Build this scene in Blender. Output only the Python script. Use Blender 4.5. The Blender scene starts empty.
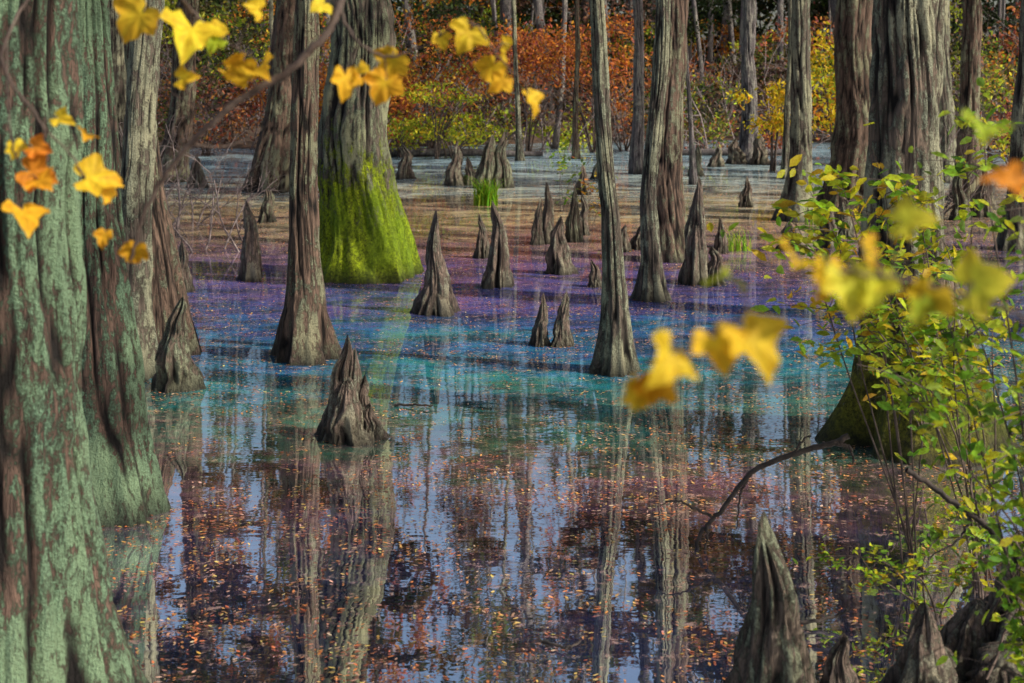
import bpy, math, random
import numpy as np
from mathutils import Vector
random.seed(7); rng=np.random.default_rng(11)
sc=bpy.context.scene
sc.view_settings.view_transform='Standard'; sc.view_settings.look='None'; sc.view_settings.exposure=0

# ---------------------------------------------------------------- numpy noise
def _h(x,y,z,s):
    n=(x*73856093)^(y*19349663)^(z*83492791)^(s*2654435)
    n=(n^(n>>13))&0x7fffffff
    n=(n*(n*n%1000003*15731+789221)+1376312589)&0x7fffffff
    return (n&0xffff)/65535.0
def vn(x,y,z,s=0):
    x,y,z=np.broadcast_arrays(x,y,z)
    xi=np.floor(x).astype(np.int64);yi=np.floor(y).astype(np.int64);zi=np.floor(z).astype(np.int64)
    fx=x-xi;fy=y-yi;fz=z-zi
    fx=fx*fx*(3-2*fx);fy=fy*fy*(3-2*fy);fz=fz*fz*(3-2*fz)
    r=0
    for a in (0,1):
        for b in (0,1):
            for c in (0,1):
                w=(fx if a else 1-fx)*(fy if b else 1-fy)*(fz if c else 1-fz)
                r=r+w*_h(xi+a,yi+b,zi+c,s)
    return r
def fbm(x,y,z,s=0,o=3):
    r=0;a=.5;t=0
    for i in range(o):
        r=r+a*vn(x*2**i,y*2**i,z*2**i,s+i*17);t+=a;a*=.5
    return r/t

# ---------------------------------------------------------------- mesh helpers
def mesh_np(name,V,F,mat,col=None,smooth=False,parent=None,loc=None):
    V=np.asarray(V,dtype=np.float32);F=np.asarray(F,dtype=np.int32)
    me=bpy.data.meshes.new(name)
    n,k=F.shape
    me.vertices.add(len(V));me.vertices.foreach_set('co',V.ravel())
    me.loops.add(n*k);me.loops.foreach_set('vertex_index',F.ravel())
    me.polygons.add(n);me.polygons.foreach_set('loop_start',np.arange(0,n*k,k,dtype=np.int32))
    me.update(calc_edges=True)
    if smooth: me.polygons.foreach_set('use_smooth',np.ones(n,dtype=bool))
    if col is not None:
        a=me.color_attributes.new('Col','FLOAT_COLOR','POINT')
        c=np.ones((len(V),4),dtype=np.float32);c[:,:3]=col
        a.data.foreach_set('color',c.ravel())
    me.materials.append(mat)
    ob=bpy.data.objects.new(name,me);sc.collection.objects.link(ob)
    if parent: ob.parent=parent
    if loc: ob.location=loc
    return ob
def empty(name,loc=(0,0,0)):
    e=bpy.data.objects.new(name,None);e.location=loc;e.empty_display_size=.2
    sc.collection.objects.link(e);return e

class Acc:
    def __init__(s): s.V=[];s.F=[];s.n=0
    def add(s,V,F): s.V.append(V);s.F.append(F+s.n);s.n+=len(V)
    def get(s): return np.vstack(s.V),np.vstack(s.F)
def tube(acc,pts,rad,k=5):
    P=np.asarray(pts,float);n=len(P);R=np.broadcast_to(np.asarray(rad,float),(n,))
    T=np.gradient(P,axis=0);T/=np.linalg.norm(T,axis=1,keepdims=True)+1e-9
    up=np.array([0.31,0.17,0.93]) if abs(T[0][2])<.8 else np.array([.93,.3,.1])
    A=np.cross(T,up);A/=np.linalg.norm(A,axis=1,keepdims=True)+1e-9
    B=np.cross(T,A)
    th=np.linspace(0,2*np.pi,k,endpoint=False)
    V=P[:,None,:]+R[:,None,None]*(np.cos(th)[None,:,None]*A[:,None,:]+np.sin(th)[None,:,None]*B[:,None,:])
    i=np.arange(n-1)[:,None]*k;j=np.arange(k)[None,:];j2=(j+1)%k
    F=np.stack([i+j,i+j2,i+k+j2,i+k+j],-1).reshape(-1,4)
    acc.add(V.reshape(-1,3),F)
def smooth_path(ctrl,n):
    C=np.asarray(ctrl,float);m=len(C)
    P=np.vstack([2*C[0]-C[1],C,2*C[-1]-C[-2]])
    out=[]
    for t in np.linspace(0,m-1-1e-6,n):
        i=int(t);f=t-i;a,b,c,d=P[i],P[i+1],P[i+2],P[i+3]
        out.append(.5*((2*b)+(c-a)*f+(2*a-5*b+4*c-d)*f*f+(3*b-a-3*c+d)*f**3))
    return np.array(out)
def rand_rot(n,flat=None):
    if flat is None:
        q=rng.normal(size=(n,4));q/=np.linalg.norm(q,axis=1,keepdims=True)
        w,x,y,z=q.T
        return np.stack([np.stack([1-2*(y*y+z*z),2*(x*y-z*w),2*(x*z+y*w)],-1),
            np.stack([2*(x*y+z*w),1-2*(x*x+z*z),2*(y*z-x*w)],-1),
            np.stack([2*(x*z-y*w),2*(y*z+x*w),1-2*(x*x+y*y)],-1)],1)
    yaw=rng.uniform(0,2*np.pi,n);N=np.stack([rng.normal(0,flat,n),rng.normal(0,flat,n),np.ones(n)],-1)
    N/=np.linalg.norm(N,axis=1,keepdims=True)
    X=np.stack([np.cos(yaw),np.sin(yaw),np.zeros(n)],-1);X-=N*(X*N).sum(1,keepdims=True);X/=np.linalg.norm(X,axis=1,keepdims=True)
    Y=np.cross(N,X)
    return np.stack([X,Y,N],-1)
QUAD=(np.array([[-.5,0,0],[0,-.27,.03],[.5,0,0],[0,.27,.03]]),np.array([[0,1,2,3]]))
LEAF=(np.array([[-.5,0,0],[.5,0,-.05],[-.2,-.22,.07],[.2,-.17,.05],[-.2,.22,.07],[.2,.17,.05]]),np.array([[0,2,3,1],[0,1,5,4]]))
HEX=(np.array([[-.5,0,0],[-.2,-.2,.02],[.22,-.17,.0],[.5,.02,.03],[.2,.2,.0],[-.22,.17,.02]]),np.array([[0,1,2,3,4,5]]))
def lobed():
    half=[(-90,.10),(-74,.46),(-58,.66),(-46,.74),(-34,.80),(-24,.76),(-14,.80),(-4,.90),(6,.98),(14,1.04),(22,.90),(32,.74),(42,.68),(50,.76),(58,.86),(66,.92),(74,.98),(82,1.04),(90,1.20)]
    P=[(r*math.cos(math.radians(a)),r*math.sin(math.radians(a))) for a,r in half]
    P=P+[(-x,y) for x,y in P[-2:0:-1]]
    n=len(P)
    def zf(x,y): return .20*abs(x)-.18*y*y+.07*math.sin(9*x+5*y)+.03*math.sin(17*x-8*y)
    V=[(0,0,.0)]+[(x*.25,y*.25,zf(x*.5,y*.5)*.5) for x,y in P]+[(x*.5,y*.5,zf(x,y)) for x,y in P]
    tri=[]
    for i in range(n):
        tri.append([0,1+i,1+(i+1)%n])
        a,b,c,d=1+i,1+n+i,1+n+(i+1)%n,1+(i+1)%n
        tri+= [[a,b,c],[a,c,d]]
    return np.array(V),np.array(tri)
LOBED=lobed()
def leaves(C,S,col,R,tmpl):
    TV,TF=tmpl;n=len(C);S=np.broadcast_to(S,(n,))
    V=np.einsum('nij,kj->nki',R,TV)*S[:,None,None]+C[:,None,:]
    F=(TF[None]+ (np.arange(n)*len(TV))[:,None,None]).reshape(-1,TF.shape[1])
    return V.reshape(-1,3),F,np.repeat(col,len(TV),axis=0)
def pal(cols,n,jit=.25):
    c=np.array(cols)[rng.integers(0,len(cols),n)]
    return np.clip(c*(1+rng.normal(0,jit,(n,1)))*(1+rng.normal(0,.08,(n,3))),.003,.95)

# ---------------------------------------------------------------- materials
class NT:
    def __init__(s,name):
        s.m=bpy.data.materials.new(name);s.m.use_nodes=True;s.t=s.m.node_tree;s.t.nodes.clear()
    def n(s,ty,**kw):
        nd=s.t.nodes.new(ty)
        for k,v in kw.items():
            if k.startswith('in_'): nd.inputs[k[3:].replace('_',' ')].default_value=v
            else: setattr(nd,k,v)
        return nd
    def l(s,a,b): s.t.links.new(a,b)
    def map(s,src,scale):
        m=s.n('ShaderNodeMapping');m.inputs['Scale'].default_value=scale;s.l(src,m.inputs['Vector']);return m.outputs[0]
    def noise(s,vec,sc_,det=4,rough=.55,dist=0):
        n=s.n('ShaderNodeTexNoise');n.inputs['Scale'].default_value=sc_;n.inputs['Detail'].default_value=det
        n.inputs['Roughness'].default_value=rough;n.inputs['Distortion'].default_value=dist
        s.l(vec,n.inputs['Vector']);return n.outputs['Fac']
    def ramp(s,fac,stops,interp='LINEAR'):
        r=s.n('ShaderNodeValToRGB');e=r.color_ramp;e.interpolation=interp
        while len(e.elements)<len(stops): e.elements.new(.5)
        for el,(p,c) in zip(e.elements,stops):
            el.position=p;el.color=(c[0],c[1],c[2],1) if hasattr(c,'__len__') else (c,c,c,1)
        s.l(fac,r.inputs[0]);return r.outputs[0]
    def mix(s,f,a,b,mode='MIX'):
        m=s.n('ShaderNodeMix',data_type='RGBA',blend_type=mode)
        for v,i in ((f,0),(a,6),(b,7)):
            if hasattr(v,'links'): s.l(v,m.inputs[i])
            elif i==0: m.inputs[0].default_value=v
            else: m.inputs[i].default_value=(*v,1)
        return m.outputs[2]
    def math(s,op,a,b=0,c=0):
        m=s.n('ShaderNodeMath',operation=op)
        for i,v in enumerate((a,b,c)):
            if hasattr(v,'links'): s.l(v,m.inputs[i])
            else: m.inputs[i].default_value=v
        return m.outputs[0]
    def out(s,sh):
        o=s.n('ShaderNodeOutputMaterial');s.l(sh,o.inputs[0]);return s.m

def bark_mat(name,dark,light,lichen,lich_amt,moss_h,moss_amt,moss=(.13,.20,.015),scale=1.0,lsc=1.0):
    t=NT(name);oc=t.n('ShaderNodeTexCoord').outputs['Object']
    sep=t.n('ShaderNodeSeparateXYZ');t.l(oc,sep.inputs[0]);z=sep.outputs[2]
    fib=t.noise(t.map(oc,(24*scale,24*scale,1.8*scale)),1,5,.7,.8)
    fib2=t.noise(t.map(oc,(70*scale,70*scale,7*scale)),1,3,.6)
    big=t.noise(t.map(oc,(2.2,2.2,.9)),1,3)
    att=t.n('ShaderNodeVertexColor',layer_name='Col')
    f=t.math('ADD',t.math('MULTIPLY',fib,.65),t.math('MULTIPLY',fib2,.35))
    base=t.mix(t.ramp(f,[(.42,0),(.60,1)]),dark,light)
    base=t.mix(t.ramp(big,[(.38,0),(.7,.6)]),base,tuple(c*1.35 for c in light))
    ln=t.noise(t.map(oc,(15*lsc,15*lsc,6*lsc)),1,8,.82,.3)
    ln2=t.noise(t.map(oc,(2.2,2.2,1.2)),1,3)
    lf=t.math('ADD',t.math('MULTIPLY',ln,1.15),t.math('MULTIPLY',ln2,.55))
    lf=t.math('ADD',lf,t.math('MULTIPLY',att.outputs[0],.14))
    c0=.93+(.5-lich_amt)*.5
    lm=t.ramp(lf,[(c0-.02,0),(c0+.05,1)])
    sp=t.noise(oc,75,3,.7)
    lc=t.mix(t.ramp(sp,[(.38,0),(.62,1)]),tuple(c*.28 for c in lichen),lichen)
    lc=t.mix(t.ramp(ln2,[(.4,0),(.65,.7)]),lc,tuple((lichen[0]*1.5,lichen[1]*1.25,lichen[2]*1.1)))
    base=t.mix(t.math('MULTIPLY',lm,.9),base,lc)
    base=t.mix(t.ramp(att.outputs[0],[(.18,0),(.55,1)]),tuple(c*.3 for c in dark),base)  # cavity value paints crevice shade into the furrow colour
    mn=t.noise(t.map(oc,(7,7,3)),1,8,.8)
    mz=t.math('SUBTRACT',1,t.math('DIVIDE',z,moss_h))
    mf=t.math('ADD',t.math('MULTIPLY',mz,.45),t.math('MULTIPLY',mn,1.5))
    m0=1.24-moss_amt*.5
    mm=t.ramp(mf,[(m0,0),(m0+.16,1)])
    msp=t.noise(oc,30,7,.8)
    mc=t.mix(t.ramp(msp,[(.38,0),(.62,1)]),tuple(c*.10 for c in moss),moss)
    mc=t.mix(t.ramp(big,[(.4,0),(.62,.6)]),mc,(moss[0]*.35,moss[1]*.5,moss[2]*.6))
    base=t.mix(mm,base,mc)
    wet=t.ramp(t.math('ADD',z,t.math('MULTIPLY',mn,.2)),[(.08,0),(.30,1)])
    base=t.mix(t.math('MULTIPLY',t.math('SUBTRACT',1,wet),.9),base,(.010,.008,.006))
    b=t.n('ShaderNodeBump',in_Strength=1,in_Distance=.035)
    hh=t.math('ADD',t.math('MULTIPLY',f,1.2),t.math('MULTIPLY',t.math('ADD',t.math('MULTIPLY',lm,sp),t.math('MULTIPLY',mm,msp)),.8))
    t.l(hh,b.inputs['Height'])
    p=t.n('ShaderNodeBsdfPrincipled');t.l(base,p.inputs['Base Color']);t.l(b.outputs[0],p.inputs['Normal'])
    t.l(t.math('ADD',t.math('MULTIPLY',wet,.4),.45),p.inputs['Roughness'])
    p.inputs['Specular IOR Level'].default_value=.3
    return t.out(p.outputs[0])

GREY=bark_mat('bark_grey_lichen',(.022,.017,.014),(.17,.135,.105),(.32,.36,.26),.52,.9,.30)
TEAL=bark_mat('bark_teal_lichen',(.016,.011,.009),(.135,.085,.063),(.15,.27,.17),.52,1.4,.22,(.15,.22,.04),lsc=1.7)
RED =bark_mat('bark_red',(.022,.014,.011),(.18,.118,.085),(.25,.28,.19),.40,.8,.45,(.17,.18,.03))
MOSSY=bark_mat('bark_mossy',(.022,.017,.013),(.18,.145,.11),(.28,.33,.21),.52,1.5,1.0,(.46,.58,.012))
RIGHT=bark_mat('bark_right',(.022,.016,.013),(.19,.14,.105),(.33,.37,.27),.50,1.1,.68,(.27,.26,.02))
FAR =bark_mat('bark_far',(.035,.028,.032),(.22,.19,.19),(.30,.32,.30),.40,1.0,.1)
KNEE=bark_mat('knee_bark',(.018,.012,.010),(.25,.185,.145),(.33,.35,.27),.44,.4,.30,(.18,.21,.03),1.5,1.4)
KNEEM=bark_mat('knee_bark_mossy',(.016,.012,.009),(.19,.145,.11),(.28,.33,.23),.50,.6,.45,(.22,.28,.03),1.5,1.4)

def leaf_mat(name,tr=.4,rough=.55,spec=.25,mott=.7):
    t=NT(name);a=t.n('ShaderNodeVertexColor',layer_name='Col').outputs[0]
    oc=t.n('ShaderNodeTexCoord').outputs['Object']
    n=t.noise(oc,60,4,.7);c=t.mix(t.ramp(n,[(.36,mott),(.56,0)]),a,(.55,.30,.12),'MULTIPLY')
    p=t.n('ShaderNodeBsdfPrincipled');t.l(c,p.inputs['Base Color']);p.inputs['Roughness'].default_value=rough
    p.inputs['Specular IOR Level'].default_value=spec
    tl=t.n('ShaderNodeBsdfTranslucent');t.l(c,tl.inputs[0])
    m=t.n('ShaderNodeMixShader');m.inputs[0].default_value=tr;t.l(p.outputs[0],m.inputs[1]);t.l(tl.outputs[0],m.inputs[2])
    return t.out(m.outputs[0])
LEAFM=leaf_mat('leaf_translucent',.5)
YLEAF=leaf_mat('yellow_leaf',.5,.6,.2,.4)
FLOATM=leaf_mat('floating_leaf',.1,.4,.4)
def twig_mat(name,a,b):
    t=NT(name);oc=t.n('ShaderNodeTexCoord').outputs['Object']
    c=t.mix(t.ramp(t.noise(oc,14,4),[(.35,0),(.65,1)]),a,b)
    p=t.n('ShaderNodeBsdfPrincipled');t.l(c,p.inputs['Base Color']);p.inputs['Roughness'].default_value=.8
    bb=t.n('ShaderNodeBump',in_Strength=.6,in_Distance=.006);t.l(t.noise(oc,90,3),bb.inputs['Height']);t.l(bb.outputs[0],p.inputs['Normal'])
    return t.out(p.outputs[0])
TWIG=twig_mat('twig_bark',(.04,.024,.018),(.14,.10,.08))
TWIGD=twig_mat('wet_dead_wood',(.014,.010,.008),(.06,.043,.034))
TWIGL=twig_mat('twig_pale',(.07,.05,.05),(.26,.21,.20))

# water
t=NT('swamp_water');oc=t.n('ShaderNodeTexCoord').outputs['Object']
sep=t.n('ShaderNodeSeparateXYZ');t.l(oc,sep.inputs[0]);X,Y=sep.outputs[0],sep.outputs[1]
w1=t.noise(t.map(oc,(.16,.3,1)),1,3);w2=t.noise(t.map(oc,(.9,1.4,1)),1,9,.85)
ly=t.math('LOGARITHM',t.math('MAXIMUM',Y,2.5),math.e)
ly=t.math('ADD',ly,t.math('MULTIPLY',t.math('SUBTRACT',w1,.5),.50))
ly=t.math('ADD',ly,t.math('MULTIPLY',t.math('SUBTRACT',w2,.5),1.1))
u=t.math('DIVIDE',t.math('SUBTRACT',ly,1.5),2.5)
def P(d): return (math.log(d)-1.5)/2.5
film=t.ramp(u,[(P(5.0),(.02,.05,.13)),(P(6.6),(.05,.08,.24)),(P(7.5),(.13,.10,.27)),(P(8.3),(.42,.20,.28)),(P(9.1),(.20,.15,.13)),  # film bands; near blue paints sky reflection, pink band paints a sunlit strip
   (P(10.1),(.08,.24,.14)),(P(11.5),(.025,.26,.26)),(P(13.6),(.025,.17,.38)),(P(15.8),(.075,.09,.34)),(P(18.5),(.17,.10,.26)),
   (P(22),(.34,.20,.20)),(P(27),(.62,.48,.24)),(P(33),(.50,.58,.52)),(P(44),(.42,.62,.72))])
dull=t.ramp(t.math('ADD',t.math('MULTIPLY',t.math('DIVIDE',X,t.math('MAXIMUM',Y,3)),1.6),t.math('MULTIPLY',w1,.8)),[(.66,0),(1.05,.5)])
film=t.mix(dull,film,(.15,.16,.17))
patch=t.noise(t.map(oc,(.8,1.3,1)),1,10,.87,.6)
film=t.mix(t.ramp(patch,[(.43,.85),(.56,0)]),film,(.010,.020,.035))
spk=t.noise(t.map(oc,(8,10,1)),1,5,.9)
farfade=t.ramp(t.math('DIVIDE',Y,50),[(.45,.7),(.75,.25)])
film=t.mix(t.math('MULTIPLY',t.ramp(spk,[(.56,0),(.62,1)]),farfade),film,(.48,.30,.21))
bmp=t.n('ShaderNodeBump',in_Strength=.06,in_Distance=.02)
rip=t.math('ADD',t.noise(t.map(oc,(1.6,3.0,1)),1,3),t.math('MULTIPLY',t.noise(t.map(oc,(14,22,1)),1,2),.05))
t.l(rip,bmp.inputs['Height'])
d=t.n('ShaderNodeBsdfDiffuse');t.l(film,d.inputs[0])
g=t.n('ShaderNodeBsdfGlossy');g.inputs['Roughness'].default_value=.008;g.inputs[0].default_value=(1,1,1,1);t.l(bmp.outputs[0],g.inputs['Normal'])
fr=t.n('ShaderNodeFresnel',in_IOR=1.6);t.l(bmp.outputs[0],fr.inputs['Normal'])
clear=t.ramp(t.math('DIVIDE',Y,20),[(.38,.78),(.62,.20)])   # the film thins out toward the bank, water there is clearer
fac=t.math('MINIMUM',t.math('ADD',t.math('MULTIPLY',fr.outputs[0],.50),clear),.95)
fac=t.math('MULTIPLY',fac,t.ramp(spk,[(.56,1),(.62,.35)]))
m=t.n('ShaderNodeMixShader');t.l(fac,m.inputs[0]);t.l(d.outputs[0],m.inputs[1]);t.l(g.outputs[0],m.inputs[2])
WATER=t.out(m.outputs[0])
# ground
t=NT('forest_floor');oc=t.n('ShaderNodeTexCoord').outputs['Object']
c=t.ramp(t.noise(oc,2.2,8,.75),[(.3,(.02,.014,.01)),(.5,(.075,.045,.028)),(.62,(.16,.08,.04)),(.75,(.09,.08,.03))])
p=t.n('ShaderNodeBsdfPrincipled');t.l(c,p.inputs['Base Color']);p.inputs['Roughness'].default_value=.95
bb=t.n('ShaderNodeBump',in_Strength=1,in_Distance=.08);t.l(t.noise(oc,7,6,.7),bb.inputs['Height']);t.l(bb.outputs[0],p.inputs['Normal'])
GROUND=t.out(p.outputs[0])

# ---------------------------------------------------------------- terrain + water
def gz(x,y):
    far=np.clip((y-(50+3*np.sin(x*.21)+2*np.sin(x*.07+1)))/10,0,1)
    near=np.clip((4.6-y)/3.2,0,1)
    side=np.clip((np.abs(x)-34)/8,0,1)
    r=np.maximum(np.maximum(far,near*.9),side)
    r=r*r*(3-2*r)
    return -.45+r*1.3+(fbm(x*.4,y*.4,0*x,3)-.5)*.5*r+np.clip((y-60)/120,0,3)*2.5
ux=np.linspace(-1,1,220);gx=np.sign(ux)*(np.abs(ux)**2.2)*450+ux*25
uy=np.linspace(0,1,220);gy=-60+uy*110+ (uy**4)*600
GX,GY=np.meshgrid(gx,gy);GZ=gz(GX,GY)
V=np.stack([GX,GY,GZ],-1).reshape(-1,3);i=np.arange(219)[:,None]*220;j=np.arange(219)[None]
mesh_np('ground',V,np.stack([i+j,i+j+1,i+j+221,i+j+220],-1).reshape(-1,4),GROUND,smooth=True)
mesh_np('water',[(-46,-2,0),(46,-2,0),(46,66,0),(-46,66,0)],[[0,1,2,3]],WATER)

# ---------------------------------------------------------------- trees
def trunk_geo(H,rb,rm,rt,hf,ctrl,seed,nseg,nz,fl,bark,zmin=-.4,pw=1.0):
    t_=np.linspace(0,1,nz);z=zmin+(H-zmin)*t_**1.8
    zz=np.maximum(z,0)
    C=np.array(ctrl,float)
    cx=np.interp(z,C[:,0],C[:,1]);cy=np.interp(z,C[:,0],C[:,2])
    ker=np.ones(5)/5
    cx=np.convolve(np.pad(cx,2,'edge'),ker,'valid');cy=np.convolve(np.pad(cy,2,'edge'),ker,'valid')
    cx=cx+(vn(z*.6,0*z+seed,0*z,5)-.5)*rm*.8*np.minimum(zz,1)
    flare=np.exp(-(zz/hf)**pw)
    r=rm+(rt-rm)*np.clip(zz/H,0,1)+(rb-rm)*flare
    th=np.linspace(0,2*np.pi,nseg,endpoint=False)
    TH,Z=np.meshgrid(th,z);FLR=np.repeat(flare[:,None],nseg,1)
    f0=vn(np.cos(TH)*1.5+seed,np.sin(TH)*1.5,Z*.25,seed)
    f1=1-np.abs(2*vn(np.cos(TH)*2.4+seed,np.sin(TH)*2.4,Z*.35,seed+3)-1)
    rr=r[:,None]*(1+fl*(FLR*.9+.18)*((f1-.55)*1.2+(f0-.5)*.9))
    f=max(2.2,rm*13)
    tw=TH+Z*.12+(vn(TH*0+1,Z*1.3,0*Z,seed+2)-.5)*.25
    n1=vn(np.cos(tw)*f+9,np.sin(tw)*f,Z*1.1,seed+7)
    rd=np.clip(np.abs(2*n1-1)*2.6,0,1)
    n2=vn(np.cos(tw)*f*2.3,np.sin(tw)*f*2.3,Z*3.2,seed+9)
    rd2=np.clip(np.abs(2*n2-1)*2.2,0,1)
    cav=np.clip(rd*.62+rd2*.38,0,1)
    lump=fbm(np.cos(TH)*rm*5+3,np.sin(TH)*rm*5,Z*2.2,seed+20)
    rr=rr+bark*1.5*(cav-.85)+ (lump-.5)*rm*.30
    V=np.stack([cx[:,None]+rr*np.cos(TH),cy[:,None]+rr*np.sin(TH),Z],-1).reshape(-1,3)
    i=np.arange(nz-1)[:,None]*nseg;j=np.arange(nseg)[None];j2=(j+1)%nseg
    F=np.stack([i+j,i+j2,i+nseg+j2,i+nseg+j],-1).reshape(-1,4)
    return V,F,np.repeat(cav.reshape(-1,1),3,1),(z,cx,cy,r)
CROWN=[(.10,.075,.02),(.07,.085,.02),(.16,.08,.025),(.06,.07,.018),(.2,.12,.03)]
def crown(parent,zc,H,cx,cy,rad,nb,nl,ls,dens=1):
    acc=Acc();C=[]
    for b in range(nb):
        z0=random.uniform(zc,H*.97);a=random.uniform(0,6.283);L=rad*(1.15-.75*(z0-zc)/(H-zc+.01))*random.uniform(.6,1.1)
        x0=np.interp(z0,cx[0],cx[1]);y0=np.interp(z0,cx[0],cy)
        d=np.array([math.cos(a),math.sin(a),random.uniform(.05,.5)])
        pts=[np.array([x0,y0,z0])]
        for s_ in range(6):
            pts.append(pts[-1]+d*L/6);d=d+np.array([random.uniform(-.25,.25),random.uniform(-.25,.25),random.uniform(-.2,.12)])
        tube(acc,pts,np.linspace(.05+.012*L,.008,7),4)
        for s_ in (2,3,4,5,6):
            for q in range(2):
                e=pts[s_]+np.array([random.uniform(-1,1),random.uniform(-1,1),random.uniform(-.3,.4)])*L*.22
                tube(acc,[pts[s_],(pts[s_]+e)/2+np.array([0,0,.05]),e],[.018,.012,.004],3)
                C.append(e)
            C.append(pts[s_])
    V,F=acc.get();mesh_np('branches',V,F,TWIG,parent=parent)
    C=np.array(C);idx=rng.integers(0,len(C),nl)
    P_=C[idx]+rng.normal(0,1,(nl,3))*np.array([.34,.34,.2])*rad*.20
    tint=pal(CROWN,len(C),.3)[idx]*(1+rng.normal(0,.2,(nl,1)))
    V,F,c=leaves(P_,rng.uniform(.6,1.3,nl)*ls,np.clip(tint,.005,.6),rand_rot(nl),QUAD)
    mesh_np('foliage',V,F,LEAFM,c,parent=parent)
def tree(x,y,H,rb,rm,rt,hf,ctrl,mat,seed,nseg=96,nz=170,fl=.35,bark=.018,pw=1.0,crown_r=3.0,zc=None,nl=5000,nb=24,name='cypress_tree'):
    e=empty(name,(x,y,0))
    V,F,c,(z,cx,cy,r)=trunk_geo(H,rb,rm,rt,hf,ctrl,seed,nseg,nz,fl,bark,pw=pw)
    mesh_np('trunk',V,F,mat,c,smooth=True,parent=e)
    crown(e,zc or H*(.45 if y>24 else .58),H,(z,cx),cy,crown_r,nb,nl,.16 if y<24 else .21)
    return e
# x,y,H, r_base, r_mid, r_top, flare h
tree(-2.0,5.55,19,.52,.285,.17,.85,[(-1,0,0),(2,-.02,0),(19,-.3,.3)],TEAL,1,nseg=300,nz=520,fl=.34,bark=.032,crown_r=3.4,nl=4500)
tree(-2.42,8.27,17,.32,.15,.10,.75,[(-1,.05,0),(.8,.02,0),(2.6,-.06,0),(17,-.6,0)],TEAL,2,nseg=190,nz=380,bark=.020,nl=4000)
tree(-3.22,12.0,16,.24,.135,.08,.5,[(-1,0,0),(1.5,.0,0),(3.2,.12,0),(16,.7,0)],GREY,3,nseg=130,nz=260,fl=.3,nl=3500)
tree(-3.1,13.0,18,.28,.13,.09,.7,[(-1,.0,0),(1.2,-.15,0),(3.4,-.38,0),(18,-.5,0)],RED,4,nseg=130,nz=260,nl=3500)
tree(-1.88,12.8,18,.30,.115,.07,.55,[(-1,0,0),(.6,.02,0),(1.5,-.05,0),(3.4,.0,0),(18,.3,0)],RED,5,nseg=150,nz=300,fl=.55,nl=3500)
tree(-1.80,18.2,22,.64,.41,.22,.9,[(-1,0,0),(2,-.10,0),(3.6,-.26,0),(22,-.7,0)],MOSSY,6,nseg=200,nz=340,fl=.38,bark=.036,crown_r=4,nl=6000)
tree(-5.6,32,22,.62,.38,.2,1.1,[(-1,0,0),(3,.6,0),(5,.8,0),(22,1.3,0)],RED,7,crown_r=4,bark=.035,nl=8000)
tree(.90,12.2,15,.20,.075,.04,.45,[(-1,0,0),(.5,-.03,0),(1.3,-.04,0),(3.2,-.2,0),(15,-.9,0)],GREY,8,nseg=100,nz=300,fl=.5,bark=.012,crown_r=2,nl=2500,nb=16)
tree(1.62,16.2,16,.19,.09,.06,.4,[(-1,0,0),(1.1,-.05,0),(2.5,.08,0),(3.5,.12,0),(16,.2,0)],GREY,9,fl=.6,crown_r=2.2,nl=2500)
tree(2.20,19.8,20,.34,.24,.15,.6,[(-1,0,0),(3.6,.02,0),(20,.2,0)],RED,10,nseg=150,nz=260,fl=.5,crown_r=3.4,bark=.026)
tree(2.76,9.87,19,.52,.235,.15,.85,[(-1,0,0),(.9,.02,0),(3,.06,0),(19,.5,0)],RIGHT,12,nseg=240,nz=420,fl=.42,bark=.030,crown_r=3.3,nl=4500)
tree(5.05,25.4,20,.36,.17,.12,.7,[(-1,0,0),(4,.1,0),(20,.3,0)],GREY,13,fl=.5,bark=.025)
tree(6.2,26.3,22,.6,.37,.2,.9,[(-1,0,0),(4,.15,0),(22,.3,0)],RED,14,bark=.035)
tree(7.3,44,22,.36,.22,.16,.8,[(-1,0,0),(22,.2,0)],FAR,15,bark=.03,nl=8000)
tree(7.4,21,20,.28,.16,.12,.6,[(-1,0,0),(4,.25,0),(20,.5,0)],GREY,16,fl=.4)
tree(9.4,29.6,20,.34,.2,.14,.7,[(-1,0,0),(4,.2,0),(20,.3,0)],RED,17,bark=.03)
tree(3.3,38,20,.24,.14,.10,.8,[(-1,0,0),(20,.3,0)],FAR,18,bark=.03,nl=8000)
tree(-8.5,35,20,.45,.3,.14,.8,[(-1,0,0),(4,.5,0),(20,1,0)],RED,19,bark=.03,nl=8000)
tree(-7.3,27,19,.42,.22,.14,.8,[(-1,0,0),(4,-.3,0),(20,.3,0)],GREY,21)
tree(12,41,22,.45,.26,.14,.8,[(-1,0,0),(20,-.3,0)],FAR,23)
tree(10.6,35,22,.4,.25,.14,.8,[(-1,0,0),(20,-.3,0)],GREY,24,nl=8000)
for k,(x,y,r,ln) in enumerate([(8.2,33,.07,.3),(4.4,34,.06,-.4),(-3.6,30,.055,.5),(.3,44,.08,-.3),(3.0,30,.05,.35),(-9.6,40,.09,.6),(-6.3,38,.07,-.2),(12.6,30,.07,.2),(9.9,25,.06,-.2),(6.9,36,.08,.2),(-5.2,45,.1,.2),(2.0,45,.09,.1),(5.2,46,.1,-.2)]):
    tree(x,y,14,r*1.9,r,r*.5,.5,[(-1,0,0),(3,ln*.6,0),(6,ln,0),(14,ln*2,0)],(GREY,FAR,RED)[k%3],40+k,nseg=40,nz=90,bark=.01,crown_r=2.0,nl=2200,nb=14)
tree(-8.5,11,19,.5,.3,.15,.8,[(-1,0,0),(20,.3,0)],GREY,25,crown_r=4)  # this and the next three: unseen trees added for dappled shade and reflections
tree(8.5,13,20,.5,.3,.15,.8,[(-1,0,0),(20,.3,0)],GREY,27,crown_r=3.0,nl=3000)
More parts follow.
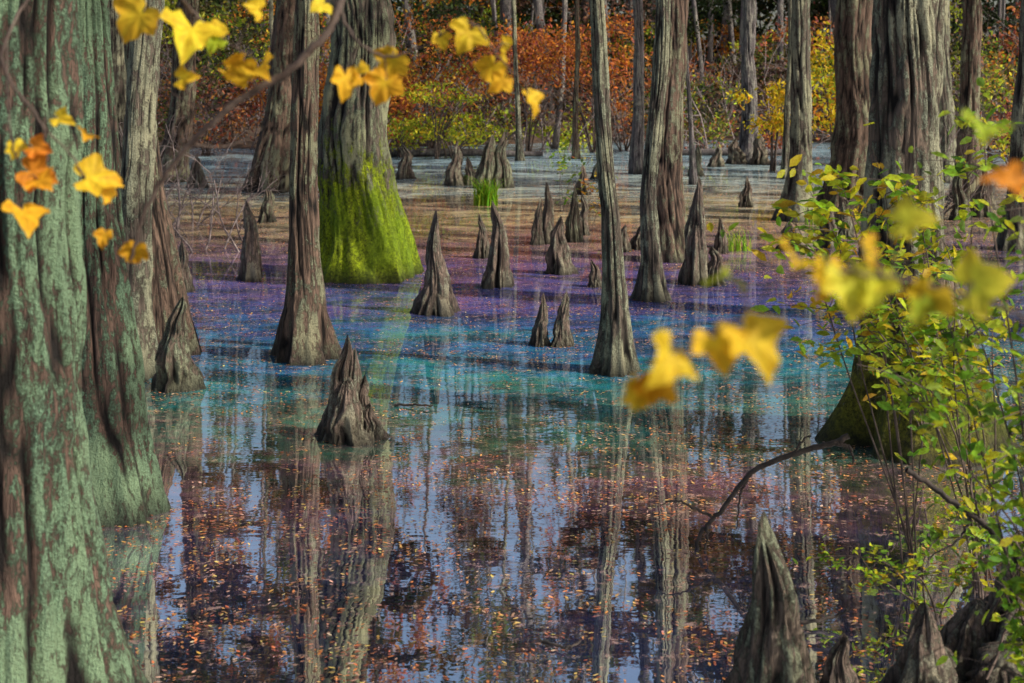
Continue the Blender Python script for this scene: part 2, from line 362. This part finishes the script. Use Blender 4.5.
tree(13.5,17,21,.5,.3,.15,.8,[(-1,0,0),(20,.3,0)],RED,29,crown_r=3.8,nl=4500)
tree(11.5,3.5,19,.5,.3,.15,.8,[(-1,0,0),(20,.3,0)],GREY,30,crown_r=3.0,nl=3000)

# ---------------------------------------------------------------- cypress knees
def knee(x,y,w,h,mat=None,blunt=0.0,lean=0.0,seed=None,name='cypress_knee',wob=1.0):
    seed=seed or random.randint(1,999);mat=mat or random.choice([KNEE,KNEE,KNEEM])
    w*=.92;lean+=random.uniform(-.06,.06)*wob;blunt=min(.7,max(0,blunt+random.uniform(-.05,.15)))
    nz,nseg=100,80
    tt=np.linspace(0,1,nz);z=-.15+(h+.15)*tt;u=np.clip(z/h,0,1)
    base=.32+.26*blunt;ex=random.uniform(1.3,2.3)
    r=w/2*(base+(1-base)*(1-u)**ex)*np.sqrt(np.clip(1-u**(7-2*blunt),0,1))
    r=np.maximum(r,.001)
    th=np.linspace(0,2*np.pi,nseg,endpoint=False);TH,Z=np.meshgrid(th,z);U=Z/h
    fl=1-np.abs(2*vn(np.cos(TH)*1.8+seed,np.sin(TH)*1.8,U*1.1,seed)-1)
    rd=np.clip(np.abs(2*vn(np.cos(TH)*4.5+seed,np.sin(TH)*4.5,U*2.5,seed+5)-1)*2,0,1)
    lm=fbm(np.cos(TH)*1.6,np.sin(TH)*1.6,U*3.5+seed,seed+8)
    R=r[:,None]*(1+(fl-.5)*.9*(1.15-u[:,None]*.4)+(rd-.6)*.30+(lm-.5)*1.05*wob)
    cx=lean*h*u**1.3+(vn(u*3.0,0*u+seed,0*u,2)-.5)*w*.48*u*wob;cy=(vn(u*3,0*u+seed,0*u+7,2)-.5)*w*.3*u
    top=(vn(np.cos(TH)*1.5,np.sin(TH)*1.5,0*TH+seed,seed+2)-.5)*h*.35*np.clip(U,0,1)**6
    V=np.stack([cx[:,None]+R*np.cos(TH),cy[:,None]+R*np.sin(TH),Z+top],-1).reshape(-1,3)
    i=np.arange(nz-1)[:,None]*nseg;j=np.arange(nseg)[None];j2=(j+1)%nseg
    F=np.stack([i+j,i+j2,i+nseg+j2,i+nseg+j],-1).reshape(-1,4)
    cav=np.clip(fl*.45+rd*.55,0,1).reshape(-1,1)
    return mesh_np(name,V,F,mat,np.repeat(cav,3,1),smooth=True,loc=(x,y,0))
K=[(-2.71,11.54,.34,.74,KNEEM,.0,.02),(-3.89,16.8,.22,.60,None,.1,0),(-3.26,17.8,.32,.92,KNEE,.1,0),
(-.80,15.3,.38,.99,KNEE,.0,.0),(-.18,17.2,.30,1.0,KNEE,.1,0),(-.42,20,.2,.55,None,.1,0),(.26,13.4,.18,.43,KNEE,.4,0),(.47,13.4,.18,.46,KNEE,.4,.03),
(.63,18.4,.34,.70,KNEE,.2,0),(.95,22,.24,.8,None,.3,0),(1.15,23,.2,.6,None,.3,0),(.52,21.8,.24,.85,KNEE,.4,0),(.38,21.6,.18,.65,KNEE,.3,0),
(1.62,20.7,.2,.40,None,.3,0),(1.86,21,.22,.36,None,.3,0),(2.28,17.5,.34,1.25,KNEE,.2,.0),(2.46,17.4,.26,.45,KNEE,.4,0),(3.0,20.5,.18,.50,KNEE,.2,0),
(4.73,21.3,.3,.65,KNEE,.3,0),(4.1,21,.30,.36,KNEE,.7,0),(-1.36,33.8,.4,.9,None,.4,0),(-1.0,33.8,.3,.65,None,.4,0),(-.62,33,.45,1.2,KNEEM,.5,0),(-.2,33,.45,1.15,KNEEM,.5,0),
(-2.7,36,.45,.8,KNEE,.5,0),(-3.3,37,.45,.6,KNEE,.5,0),(-4.3,25,.25,.65,None,.2,0),(-4.7,25.3,.2,.4,None,.3,0),
(5.6,24,.3,.6,None,.3,0),(8.0,25.4,.3,.9,None,.2,0),(8.6,26,.35,.6,None,.4,0),(1.55,31,.3,.6,None,.3,0),(7.3,42,.5,.9,None,.5,0),(6.7,42.5,.6,.7,None,.5,0),(5.9,41,.4,.6,None,.3,0),(8.1,41.5,.4,.8,None,.3,0),
(1.0,17.2,.16,.30,None,.5,0),(-6.5,23.5,.3,.5,None,.4,0),(9.2,27.5,.3,.75,None,.3,0),(7.6,27,.25,.5,None,.3,0),(4.6,28,.25,.55,None,.3,0),(5.3,22.6,.22,.5,None,.3,0),(9.9,30,.35,.8,None,.3,0),(8.8,33,.4,.9,None,.3,0),(4.8,37,.35,.7,None,.3,0),(2.2,36,.35,.6,None,.3,0),(-7.3,33,.4,.7,None,.3,0),(-8.4,31,.35,.8,None,.3,0),
(1.03,5.6,.37,.72,KNEEM,.0,-.01,77),(1.30,5.62,.19,.30,KNEE,.2,0),(1.66,5.75,.24,.34,KNEE,.3,.1)]
for k in K: knee(*k,wob=.5 if k[1]<6 else 1.0)
e=empty('split_cypress_knee',(-1.14,9.95,0))
for dx,dy,w,h,ln in ((-.04,0,.26,.64,.0),(.03,.05,.22,.54,.02),(.11,.04,.20,.40,-.10),(-.12,.02,.20,.36,.12),(.16,-.02,.18,.24,-.05),(0,-.07,.30,.44,.02)):
    k=knee(dx,dy,w,h,KNEE,.15,ln,name='spire',wob=.9);k.parent=e
e=empty('cypress_root_mass',(2.15,6.05,0))
for dx,dy,w,h,ln in ((0,0,.40,.52,.05),(.2,.1,.42,.70,.1),(-.22,.0,.28,.26,.1),(-.38,-.1,.26,.14,.1),(.3,-.2,.4,.36,0),(-.1,-.2,.34,.20,0)):
    k=knee(dx,dy,w,h,KNEE,.3,ln,name='root',wob=.7);k.parent=e

# ---------------------------------------------------------------- floating leaves
n=260000
y=4.2+30*rng.random(n)**1.05;x=rng.uniform(-1,1,n)*(y*.42+1.5)
dn=fbm(x*.8,y*1.3,0*x,40,4)*.5+fbm(x*4,y*5,0*x,44,2)*.5
band=np.exp(-((y-8.5-.1*x)/.6)**2)*.05*(x<1.2)
thr=.595-band+.006*(y<7.2)-.035*np.clip((y-9)/4,0,1)
k=(dn+rng.normal(0,.12,n))>thr
x,y=x[k],y[k];n=len(x)
C=np.stack([x,y,rng.uniform(.003,.012,n)],-1)
col=pal([(.58,.20,.07),(.46,.15,.06),(.70,.33,.10),(.34,.13,.07),(.50,.30,.22),(.13,.06,.04),(.62,.46,.14),(.55,.38,.28)],n,.35)
V,F,c=leaves(C,rng.uniform(.010,.038,n)*(.8+.018*y),col,rand_rot(n,.10),HEX)
mesh_np('floating_leaves',V,F,FLOATM,c)
print('floating',n)

# ---------------------------------------------------------------- branches and shrubs in front
def branch_leaves(name,paths,leafpts,cols,ls=1.0):
    e=empty(name);acc=Acc();allp=[]
    for ctrl,r0,r1 in paths:
        p=smooth_path(ctrl,len(ctrl)*8);p[1:-1]+=rng.normal(0,.0015,(len(p)-2,3))
        tube(acc,p,np.linspace(r0,r1,len(p)),6);allp.append(p)
    A=np.vstack(allp);V_=[];F_=[];C_=[];nv=0
    for (lx,ly_,lz,s,ci) in leafpts:
        s*=ls
        L=np.array([lx,ly_,lz]);near=A[np.argmin(((A-L)**2).sum(1))]
        dirn=L-near;dl=np.linalg.norm(dirn)+1e-6
        yv=dirn/dl*.6+np.array([random.uniform(-.6,.6),random.uniform(-.5,.3),-.4]);yv/=np.linalg.norm(yv)
        nn=np.array([random.uniform(-.2,1.1),-1,random.uniform(.1,1.2)]);nn-=yv*nn.dot(yv);nn/=np.linalg.norm(nn)
        xv=np.cross(yv,nn);R=np.stack([xv*random.uniform(.85,1.15),yv,nn*random.uniform(.6,1.2)],-1)[None]
        base=L-yv*s*.1
        tube(acc,smooth_path([near,(near+base)/2+np.array([0,0,.012]),base],6),[.0018,.0015,.0013,.0011,.001,.0009],4)
        V,F,c=leaves(L[None],s,np.clip(np.array([cols[ci]])*random.uniform(.82,1.12),0,.95),R,LOBED)
        edge=np.linalg.norm(V-L,axis=1,keepdims=True)/s
        c=np.clip(c*(1+rng.normal(0,.12,(len(V),1)))*(1-edge*np.array([0,.42,.3])*random.uniform(0,1)),0,.95)
        V_.append(V);F_.append(F+nv);C_.append(c);nv+=len(V)
    V,F=acc.get();mesh_np('twigs',V,F,TWIG,smooth=True,parent=e)
    mesh_np('leaves',np.vstack(V_),np.vstack(F_),YLEAF,np.vstack(C_),smooth=True,parent=e)
YC=[(.93,.68,.04),(.91,.52,.03),(.86,.34,.03),(.72,.76,.06),(.44,.60,.05)]
branch_leaves('yellow_leaf_branch',[
 ([(-1.9,5.4,4.0),(-1.0,4.3,3.8),(-.35,3.4,3.2),(-.36,3.05,2.70),(-.447,3,2.54),(-.574,3,2.458),(-.68,3,2.363),(-.764,3,2.247),(-.806,3,2.12)],.014,.0035),
 ([(-1.0,4.3,3.8),(-.95,3.5,3.0),(-.72,3,2.72),(-.67,3,2.64),(-.60,3,2.58),(-.55,3,2.55)],.006,.0015),
 ([(-.95,3.5,3.0),(-1.1,3.1,2.6),(-1.0,3,2.42),(-.93,3,2.34),(-.87,3,2.24),(-.80,3,2.17)],.004,.0012),
 ([(-1.1,3.1,2.6),(-1.06,3,2.4),(-1.03,3,2.30),(-1.02,3,2.24)],.003,.0012),
 ([(-.68,3,2.363),(-.60,3.02,2.36),(-.53,3.05,2.40)],.003,.0012),([(-.574,3,2.458),(-.66,3.05,2.44),(-.74,3.1,2.47)],.003,.0012),
 ([(-.35,3.4,3.2),(-.38,3.1,2.75),(-.34,3,2.6),(-.27,3,2.55),(-.2,3,2.565),(-.09,3,2.62),(-.03,3,2.55),(.03,3,2.49)],.004,.0012)],
 [(-.785,3,2.637,.105,0),(-.669,2.97,2.606,.115,0),(-.64,3.02,2.60,.08,0),(-.553,3,2.508,.125,0),(-.575,3.03,2.535,.08,1),(-.70,3.02,2.504,.055,0),(-.536,3,2.65,.05,0),(-.352,3,2.505,.08,1),(-.33,3.03,2.52,.06,0),(-.268,3,2.495,.08,1),(-.25,3.02,2.542,.075,0),
  (-.09,3,2.6,.075,0),(-.04,3.03,2.528,.08,0),(-.02,3,2.50,.06,1),(.038,3,2.462,.065,0),(-.15,3,2.59,.045,0),(-.89,3,2.293,.11,0),(-.86,3.02,2.27,.07,1),(-.90,3.02,2.384,.045,1),(-1.013,3,2.306,.09,2),(-1.017,2.96,2.226,.10,1),(-1.006,3,2.359,.055,2),(-.954,3,2.42,.05,0),
  (-.859,3,2.173,.045,1),(-.795,3,2.142,.065,1),(-1.05,3,2.36,.05,0),(-.01,3.05,2.57,.06,0),(-.62,3,2.58,.05,4),(-.4,3,2.66,.05,0),(-.99,2.98,2.29,.06,1)],YC,1.12)
branch_leaves('golden_sapling',[
 ([(1.05,1.55,.55),(.98,1.55,1.3),(.80,1.5,1.95),(.66,1.5,2.15),(.54,1.5,2.25),(.41,1.5,2.29),(.30,1.5,2.295),(.24,1.5,2.25),(.15,1.5,2.205)],.005,.0009),
 ([(.62,1.5,2.2),(.56,1.5,2.32),(.50,1.52,2.40),(.46,1.55,2.50)],.0015,.0008),
 ([(.80,1.5,1.95),(.66,1.5,2.0),(.56,1.5,2.1),(.50,1.5,2.12)],.002,.0008)],
 [(.250,1.5,2.228,.08,0),(.215,1.5,2.225,.06,0),(.165,1.48,2.212,.065,0),(.135,1.5,2.176,.06,0),(.150,1.5,2.178,.05,1),(.304,1.52,2.31,.055,0),(.33,1.5,2.298,.06,0),(.355,1.5,2.288,.07,3),(.385,1.5,2.283,.06,3),(.415,1.5,2.35,.055,3),(.44,1.5,2.275,.055,0),(.488,1.5,2.283,.065,3),(.53,1.5,2.389,.055,2),(.235,1.55,2.285,.055,4),(.43,1.5,2.262,.05,4),(.39,1.55,2.31,.05,0),
  (.56,1.5,2.20,.05,4),(.60,1.55,2.28,.06,4),(.50,1.5,2.45,.05,4)],YC,1.05)

GREENS=[(.24,.45,.03),(.18,.36,.03),(.36,.52,.04),(.48,.56,.03),(.12,.25,.03)]
YG=[(.52,.56,.03),(.66,.58,.03),(.36,.46,.03),(.60,.40,.03)]
def shrub(name,base,tips,cols,ls,leafn=26,twigs=5,spread=.12,r0=.007,start=.35,tmpl=LEAF,flat=.5,mat=None):
    e=empty(name,base);acc=Acc();C=[];b=np.array(base)
    for tp in tips:
        tp=np.array(tp)-b;o=np.array([random.uniform(-.06,.06),random.uniform(-.06,.06),0])
        m1=tp*.35+np.array([random.uniform(-.1,.1),random.uniform(-.1,.1),.18*np.linalg.norm(tp)]);m2=tp*.72+np.array([random.uniform(-.08,.08),random.uniform(-.08,.08),.12*np.linalg.norm(tp)])
        p=smooth_path([o+np.array([0,0,-.25]),o,m1,m2,tp],22)
        tube(acc,p,np.linspace(r0,.0015,22),5)
        s0=int(22*start)
        for q in range(twigs):
            i=random.randint(s0,20);L=random.uniform(.5,1.4)*spread*2
            d=np.array([random.uniform(-1,1),random.uniform(-1,1),random.uniform(-.25,.6)]);d/=np.linalg.norm(d)
            pp=[p[i]]
            for s_ in range(5): pp.append(pp[-1]+d*L/5);d=d+np.array([random.uniform(-.2,.2),random.uniform(-.2,.2),-.08])
            tube(acc,pp,np.linspace(.003,.001,6),3)
            for _ in range(leafn//twigs+3):
                f=random.random()*4.99;ii=int(f);C.append(pp[ii]*(1-f+ii)+pp[ii+1]*(f-ii)+rng.normal(0,ls*.35,3))
        for _ in range(leafn//3):
            i=random.randint(s0,21);C.append(p[i]+rng.normal(0,ls*.5,3))
    V,F=acc.get();mesh_np('stems',V,F,TWIG,smooth=True,parent=e)
    C=np.array(C);n=len(C)
    V,F,c=leaves(C,rng.uniform(.6,1.25,n)*ls,pal(cols,n,.22),rand_rot(n,flat),tmpl)
    mesh_np('leaves',V,F,LEAFM,c,parent=e)
shrub('green_shrub',(1.95,5.0,0),[(1.75,5,2.0),(1.6,5.1,1.75),(1.45,5.0,1.45),(1.65,4.8,1.3),(1.8,5.1,1.15),(1.6,5,1.05),(1.9,5,1.7),(1.85,4.9,2.3),(1.72,5.2,2.45),(2.1,5,2.0),(1.95,5,.8),(1.55,5.2,1.8),(1.78,5,.7),(1.85,5,1.4)],GREENS,.064,46,9,.13,flat=1.0)
shrub('green_shrub',(2.3,6.9,0),[(1.55,6.9,1.55),(1.75,6.9,1.75),(1.9,7,2.05),(2.05,7,1.85),(1.7,6.8,1.5),(2.2,7,2.2),(2.3,6.8,1.4),(1.45,7,1.7),(2.1,7,1.5)],GREENS+YG[:2],.08,54,9,.17,flat=1.0)
shrub('yellow_green_shrub',(2.05,7.3,0),[(1.65,7.2,2.05),(1.85,7.3,2.15),(1.5,7.2,1.95),(2.1,7.3,1.6),(1.75,7.2,1.6),(1.4,7.2,1.85),(1.95,7.2,1.85)],YG+GREENS[:2],.085,52,8,.19,start=.5,flat=1.0)
shrub('low_marsh_plant',(1.95,6.6,0),[(1.55,6.6,.22),(1.7,6.4,.3),(1.45,6.9,.18),(2.0,6.3,.35),(2.1,6.7,.5)],YG+GREENS,.045,36,6,.10)
shrub('vine_on_cypress',(2.7,9.3,0),[(2.6,9.25,1.1),(2.3,9.2,.8),(2.9,9.3,.9),(2.75,9.3,1.5),(2.45,9.35,1.25)],GREENS[:3]+[(.3,.36,.04)],.08,24,6,.12)
def dead(name,ctrls,r0=.016):
    acc=Acc()
    for c,a,b in ctrls:
        p=smooth_path(c,len(c)*7);p[1:-1]+=rng.normal(0,.003,(len(p)-2,3));tube(acc,p,np.linspace(a,b,len(p)),7)
    V,F=acc.get();mesh_np(name,V,F,TWIGD,smooth=True)
dead('dead_branch',[([(1.00,7.6,-.1),(.99,7.6,.03),(1.05,7.6,.13),(1.12,7.6,.20),(1.28,7.6,.40),(1.5,7.6,.50),(1.72,7.6,.56),(1.80,7.6,.60)],.010,.017),
 ([(1.08,7.6,.16),(1.00,7.6,.2),(.88,7.6,.25),(.80,7.58,.24)],.009,.003),([(1.28,7.6,.40),(1.22,7.6,.28),(1.20,7.6,.1)],.008,.003),([(1.72,7.6,.56),(1.80,7.58,.54),(1.82,7.58,.46)],.013,.005),([(1.5,7.6,.5),(1.56,7.6,.58),(1.6,7.6,.6)],.007,.003),([(1.05,7.6,.13),(1.02,7.55,-.03)],.008,.006)])
dead('dead_branch',[([(1.72,6.2,.80),(1.84,6.2,.72),(1.95,6.2,.64),(2.04,6.2,.58),(2.12,6.2,.50),(2.2,6.2,.3),(2.22,6.2,.0)],.012,.018),([(2.0,6.2,.60),(1.95,6.2,.5),(1.82,6.2,.42)],.007,.003),([(2.04,6.2,.58),(2.0,6.15,.72),(1.97,6.1,.86)],.006,.002)])
dead('floating_stick',[([(1.1,6.55,-.02),(1.3,6.5,.02),(1.48,6.52,.04),(1.55,6.5,.09)],.012,.005),([(1.3,6.5,.02),(1.35,6.55,.08)],.005,.002)])
dead('floating_stick',[([(-.9,10.9,.01),(-.6,10.8,.03)],.01,.006)])
dead('floating_stick',[([(.12,6.3,.01),(.24,6.22,.02),(.30,6.25,.03)],.008,.004)])

def bare(acc,p,d,L,r,dep):
    pts=[p]
    for s_ in range(5):
        pts.append(pts[-1]+d*L/5);d=d+rng.normal(0,.16,3);d/=np.linalg.norm(d)
    tube(acc,pts,np.linspace(r,r*.45,6),3)
    if dep>0:
        for q in range(3):
            i=random.randint(1,5);dd=d+rng.normal(0,.55,3);dd/=np.linalg.norm(dd);bare(acc,pts[i],dd,L*.62,r*.5,dep-1)
def brush(name,spots,L,r,mat,dep=3):
    acc=Acc()
    for (x,y,z) in spots:
        d=np.array([random.uniform(-.7,.7),random.uniform(-.4,.4),1.]);d/=np.linalg.norm(d);bare(acc,np.array([x,y,z]),d,L*random.uniform(.6,1.2),r,dep)
    V,F=acc.get();mesh_np(name,V,F,mat)
brush('bare_shrub',[(-4.6+random.uniform(-.7,.7),21+random.uniform(-.5,.5),-.1) for _ in range(9)],1.3,.02,TWIGL)
brush('bare_shrub',[(-5.9+random.uniform(-.6,.6),24+random.uniform(-.5,.5),-.1) for _ in range(8)],1.5,.02,TWIGL)
brush('bare_shrub',[(8.2+random.uniform(-.6,.6),26+random.uniform(-.5,.5),-.1) for _ in range(6)],1.3,.02,TWIGL)
brush('bare_shrub',[(2.0,6.0,.2),(2.3,6.2,.2),(1.9,5.7,.1),(2.2,5.6,.1)],.8,.008,TWIG)
sp=[]
for _ in range(230):
    x=random.uniform(-26,26);y=random.uniform(47.5,60);sp.append((x,y,float(gz(np.array([x]),np.array([y]))[0])))
brush('distant_brushwood',sp,2.8,.045,TWIGL)

def grass(name,x,y,n,h,w,cols):
    P_=[];F=[];C=[]
    for q in range(n):
        a=random.uniform(0,6.28);b=random.uniform(0,.12);o=np.array([math.cos(a)*b*2,math.sin(a)*b,0])
        l=random.uniform(.4,1)*h;ln=random.uniform(.1,.9)*l;aa=random.uniform(0,6.28);c=pal(cols,1)[0]
        side=np.array([-math.sin(aa),math.cos(aa),0])*w
        for s_ in range(5):
            f=s_/4;pt=o+np.array([math.cos(aa)*ln*f*f,math.sin(aa)*ln*f*f,l*(f-.25*f*f*f)]);ww=side*(1-f*.9)
            P_+= [pt-ww,pt+ww];C+=[c,c]
        k=len(P_)-10
        for s_ in range(4): F.append([k+2*s_,k+2*s_+1,k+2*s_+3,k+2*s_+2])
    mesh_np(name,np.array(P_),np.array(F),LEAFM,np.array(C),loc=(x,y,0))
GR=[(.22,.5,.03),(.3,.58,.04),(.4,.55,.05)]
grass('grass_tuft',-.52,28.3,260,.8,.016,GR)
grass('grass_tuft',3.3,20.8,60,.5,.008,GR)
grass('grass_tuft',5.3,24.6,60,.5,.010,GR)
shrub('small_orange_sapling',(1.35,24.5,0),[(1.2,24.5,.9),(1.45,24.5,1.1),(1.55,24.5,.7)],[(.5,.2,.03),(.45,.3,.04),(.25,.3,.04)],.10,20,4,.16)
shrub('small_green_sapling',(.95,27,0),[(1.0,27,1.2),(1.3,27,.9),(.8,27,.95)],GREENS,.11,18,4,.16)

# ---------------------------------------------------------------- background vegetation
RUST=[(.42,.12,.06),(.52,.19,.06),(.30,.09,.07),(.56,.25,.06)]
ORG=[(.82,.33,.04),(.76,.25,.04),(.82,.48,.05),(.48,.16,.03)]
YEL=[(.85,.65,.03),(.7,.6,.04),(.75,.45,.02)]
YGR=[(.42,.52,.04),(.55,.58,.05),(.28,.40,.03)]
OLV=[(.13,.18,.04),(.09,.13,.03),(.19,.18,.05),(.20,.15,.06)]
BRN=[(.12,.08,.06),(.22,.14,.11),(.08,.055,.045),(.28,.15,.10)]
DGR=[(.025,.05,.016),(.04,.075,.02),(.035,.04,.018)]
def blob_pts(c,rad,n,clump=18,cs=.2):
    c=np.array(c);rad=np.array(rad)
    K_=rng.normal(0,1,(clump,3));K_/=np.linalg.norm(K_,axis=1,keepdims=True);K_*=rng.uniform(.3,1,(clump,1))**.5
    return c+(K_[rng.integers(0,clump,n)]+rng.normal(0,cs,(n,3)))*rad
def bush(name,c,rad,n,cols,ls,clump=30):
    p=blob_pts(c,rad,n,clump,.17);p=p[p[:,2]>.03];n=len(p)
    V,F,col=leaves(p-np.array([c[0],c[1],0]),rng.uniform(.6,1.3,n)*ls,pal(cols,n,.3),rand_rot(n),LEAF)
    e=empty(name,(c[0],c[1],0));mesh_np('leaves',V,F,LEAFM,col,parent=e)
    acc=Acc()
    for q in range(7):
        tp=p[random.randrange(n)]-np.array([c[0],c[1],0])
        tube(acc,smooth_path([(random.uniform(-.15,.15),0,-.4),(tp[0]*.3,tp[1]*.3,tp[2]*.5),tuple(tp)],9),np.linspace(.035,.008,9),4)
    V,F=acc.get();mesh_np('stems',V,F,TWIG,parent=e)
bush('orange_shrub',(-4.6,47,1.9),(2.0,1.3,1.5),2600,ORG+RUST[:2],.16)
bush('rust_shrub',(-7.4,48,1.8),(1.8,1.3,1.6),1600,RUST+ORG[:1],.16)
bush('rust_shrub',(-10.2,47,1.6),(1.8,1.3,1.3),1400,RUST+BRN,.16)
bush('yellow_green_shrub',(-1.9,45.5,.95),(1.5,1.0,.55),900,YGR+YEL[:1],.14)
bush('yellow_green_shrub',(-2.4,45,2.1),(1.4,1.0,.35),450,YGR+YEL[:1],.14,14)
bush('yellow_green_shrub',(-3.6,46,.7),(1.0,1.0,.6),450,YGR,.14)
bush('orange_shrub',(-3.0,50,3.6),(2.8,1.5,1.5),2200,ORG+RUST,.16)
bush('rust_shrub',(.6,49.5,2.8),(2.0,1.3,1.5),1300,RUST+ORG[:2],.16)
bush('rust_shrub',(2.8,49,3.6),(2.6,1.3,1.5),1900,RUST+ORG[:2],.16)
bush('rust_shrub',(3.9,50,1.5),(2.0,1.3,1.2),1300,BRN+RUST,.16)
bush('green_shrub',(-7.0,42,3.8),(2.6,1.6,1.2),1300,OLV+YGR,.16)
bush('yellow_sapling',(8.6,38,2.5),(1.5,1.2,1.5),1500,YEL+YGR[:1],.15,16)
bush('yellow_sapling',(7.2,39,1.8),(1.0,.8,.8),700,YEL,.14,10)
bush('orange_shrub',(10.3,42,1.6),(1.6,1.2,1.2),1700,ORG+YEL,.16)
bush('green_shrub',(13.6,44,2.2),(2.6,1.5,1.8),2200,YGR+OLV,.17)
bush('rust_shrub',(14.2,40,1.2),(1.8,1.2,.9),1400,RUST+BRN,.16)
bush('green_shrub',(6.5,49,1.4),(1.8,1.2,1.2),1200,OLV+YGR[:1],.16)
bush('green_shrub',(-12.5,45,2.0),(3,1.5,1.8),2600,OLV+BRN,.17)
bush('yellow_green_shrub',(9.0,24,1.9),(.9,.7,.9),700,YGR+YEL[:1],.10,12)
V_=[];F_=[];C_=[];nv=0
for q in range(500):
    back=q>320
    yy=random.uniform(76,94) if back else random.uniform(52,80);xx=random.uniform(-.5,.5)*(yy*1.05+14);zz=random.uniform(1,13) if back else random.uniform(.3,1)*random.choice([2,4,6,8])
    zz+=float(gz(np.array([xx]),np.array([yy]))[0])*.6
    cols=random.choice([DGR,DGR,OLV,BRN]) if back else random.choice([RUST,RUST,BRN,BRN,OLV,OLV,DGR,DGR,DGR,YGR,ORG,ORG])
    nn=700
    p=blob_pts((xx,yy,zz),(3.4,1.5,2.0) if back else (2.2,1.4,1.0),nn,16,.17 if not back else .22)
    V,F,c=leaves(p,rng.uniform(.6,1.3,nn)*(.42 if back else .21),pal(cols,nn,.35),rand_rot(nn),QUAD)
    V_.append(V);F_.append(F+nv);C_.append(c);nv+=len(V)
fe=empty('distant_forest')
mesh_np('understory_foliage',np.vstack(V_),np.vstack(F_),LEAFM,np.vstack(C_),parent=fe)
acc=Acc();P_=[];Ccol=[]
for q in range(200):
    yy=random.uniform(51,100);xx=random.uniform(-.5,.5)*(yy*1.1+12);r=random.choice([.06,.08,.1,.14,.2,.28]);H=random.uniform(20,34)
    z0=float(gz(np.array([xx]),np.array([yy]))[0])-.3;ln=random.uniform(-.10,.10)
    zz=np.array([0,.6,1.5,3,6,10,15,H+.1]);rr=r*np.array([1.9,1.4,1.12,1,.95,.85,.65,.2])
    pts=np.stack([xx+ln*zz+np.sin(zz*.5+q)*.15,yy+0*zz,z0+zz],-1);tube(acc,pts,rr,10)
    for b in range(7):
        a=random.uniform(0,6.28);zb=random.uniform(.4,.95)*H;L=random.uniform(1,3)
        p0=np.array([xx+ln*zb,yy,z0+zb]);p1=p0+np.array([math.cos(a)*L,math.sin(a)*L,L*.4]);tube(acc,[p0,(p0+p1)/2+np.array([0,0,.1]),p1],[.06,.04,.015],4)
    zc=random.uniform(.45,.8)*H
    nn=600;p=blob_pts((xx+ln*H*.8,yy,z0+(zc+H)/2),(1.5,2.0,(H-zc)/2),nn,14,.11);P_.append(p);Ccol.append(pal(random.choice([CROWN,CROWN,OLV,RUST]),nn,.3))
V,F=acc.get();z_=np.clip(vn(V[:,0]*9,V[:,1]*9,V[:,2]*1.2,4)+.3,0,1)
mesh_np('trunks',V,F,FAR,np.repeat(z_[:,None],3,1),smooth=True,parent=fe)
P_=np.vstack(P_);n=len(P_)
V,F,c=leaves(P_,rng.uniform(.6,1.3,n)*.32,np.vstack(Ccol),rand_rot(n),QUAD)
mesh_np('canopy_foliage',V,F,LEAFM,c,parent=fe)

acc=Acc()
for c in ([(-6,46.5,.05),(-2,46.2,.15),(1,46.6,.05)],[(5,47.5,.0),(7,47,.12),(9,47.2,.1)]):
    tube(acc,smooth_path(c,20),np.linspace(.16,.09,20),12)
V,F=acc.get();mesh_np('fallen_log',V,F,FAR,np.full((len(V),3),.5),smooth=True)

# ---------------------------------------------------------------- light, world, camera
az=math.radians(112);el=math.radians(38)
D=Vector((math.sin(az)*math.cos(el),math.cos(az)*math.cos(el),math.sin(el)))
w=bpy.data.worlds.new('World');sc.world=w;w.use_nodes=True;nt=w.node_tree
bg=nt.nodes['Background'];sk=nt.nodes.new('ShaderNodeTexSky');sk.sky_type='NISHITA';sk.sun_disc=False
sk.sun_elevation=el;sk.sun_rotation=az;sk.air_density=1.0;sk.dust_density=3.5
nt.links.new(sk.outputs[0],bg.inputs[0]);bg.inputs[1].default_value=.14
L=bpy.data.lights.new('sun','SUN');L.energy=5;L.angle=math.radians(.5);L.color=(1,.92,.78)
so=bpy.data.objects.new('sun',L);so.rotation_euler=D.to_track_quat('Z','Y').to_euler();sc.collection.objects.link(so)
cam=bpy.data.cameras.new('camera');co=bpy.data.objects.new('camera',cam);sc.collection.objects.link(co)
co.location=(0,0,2.5);co.rotation_euler=(math.radians(90),0,0)
cam.lens=50;cam.sensor_width=36;cam.shift_y=-261.5/1024;cam.clip_end=2000;cam.clip_start=.05
cam.dof.use_dof=True;cam.dof.focus_distance=11;cam.dof.aperture_fstop=4.0
sc.camera=co
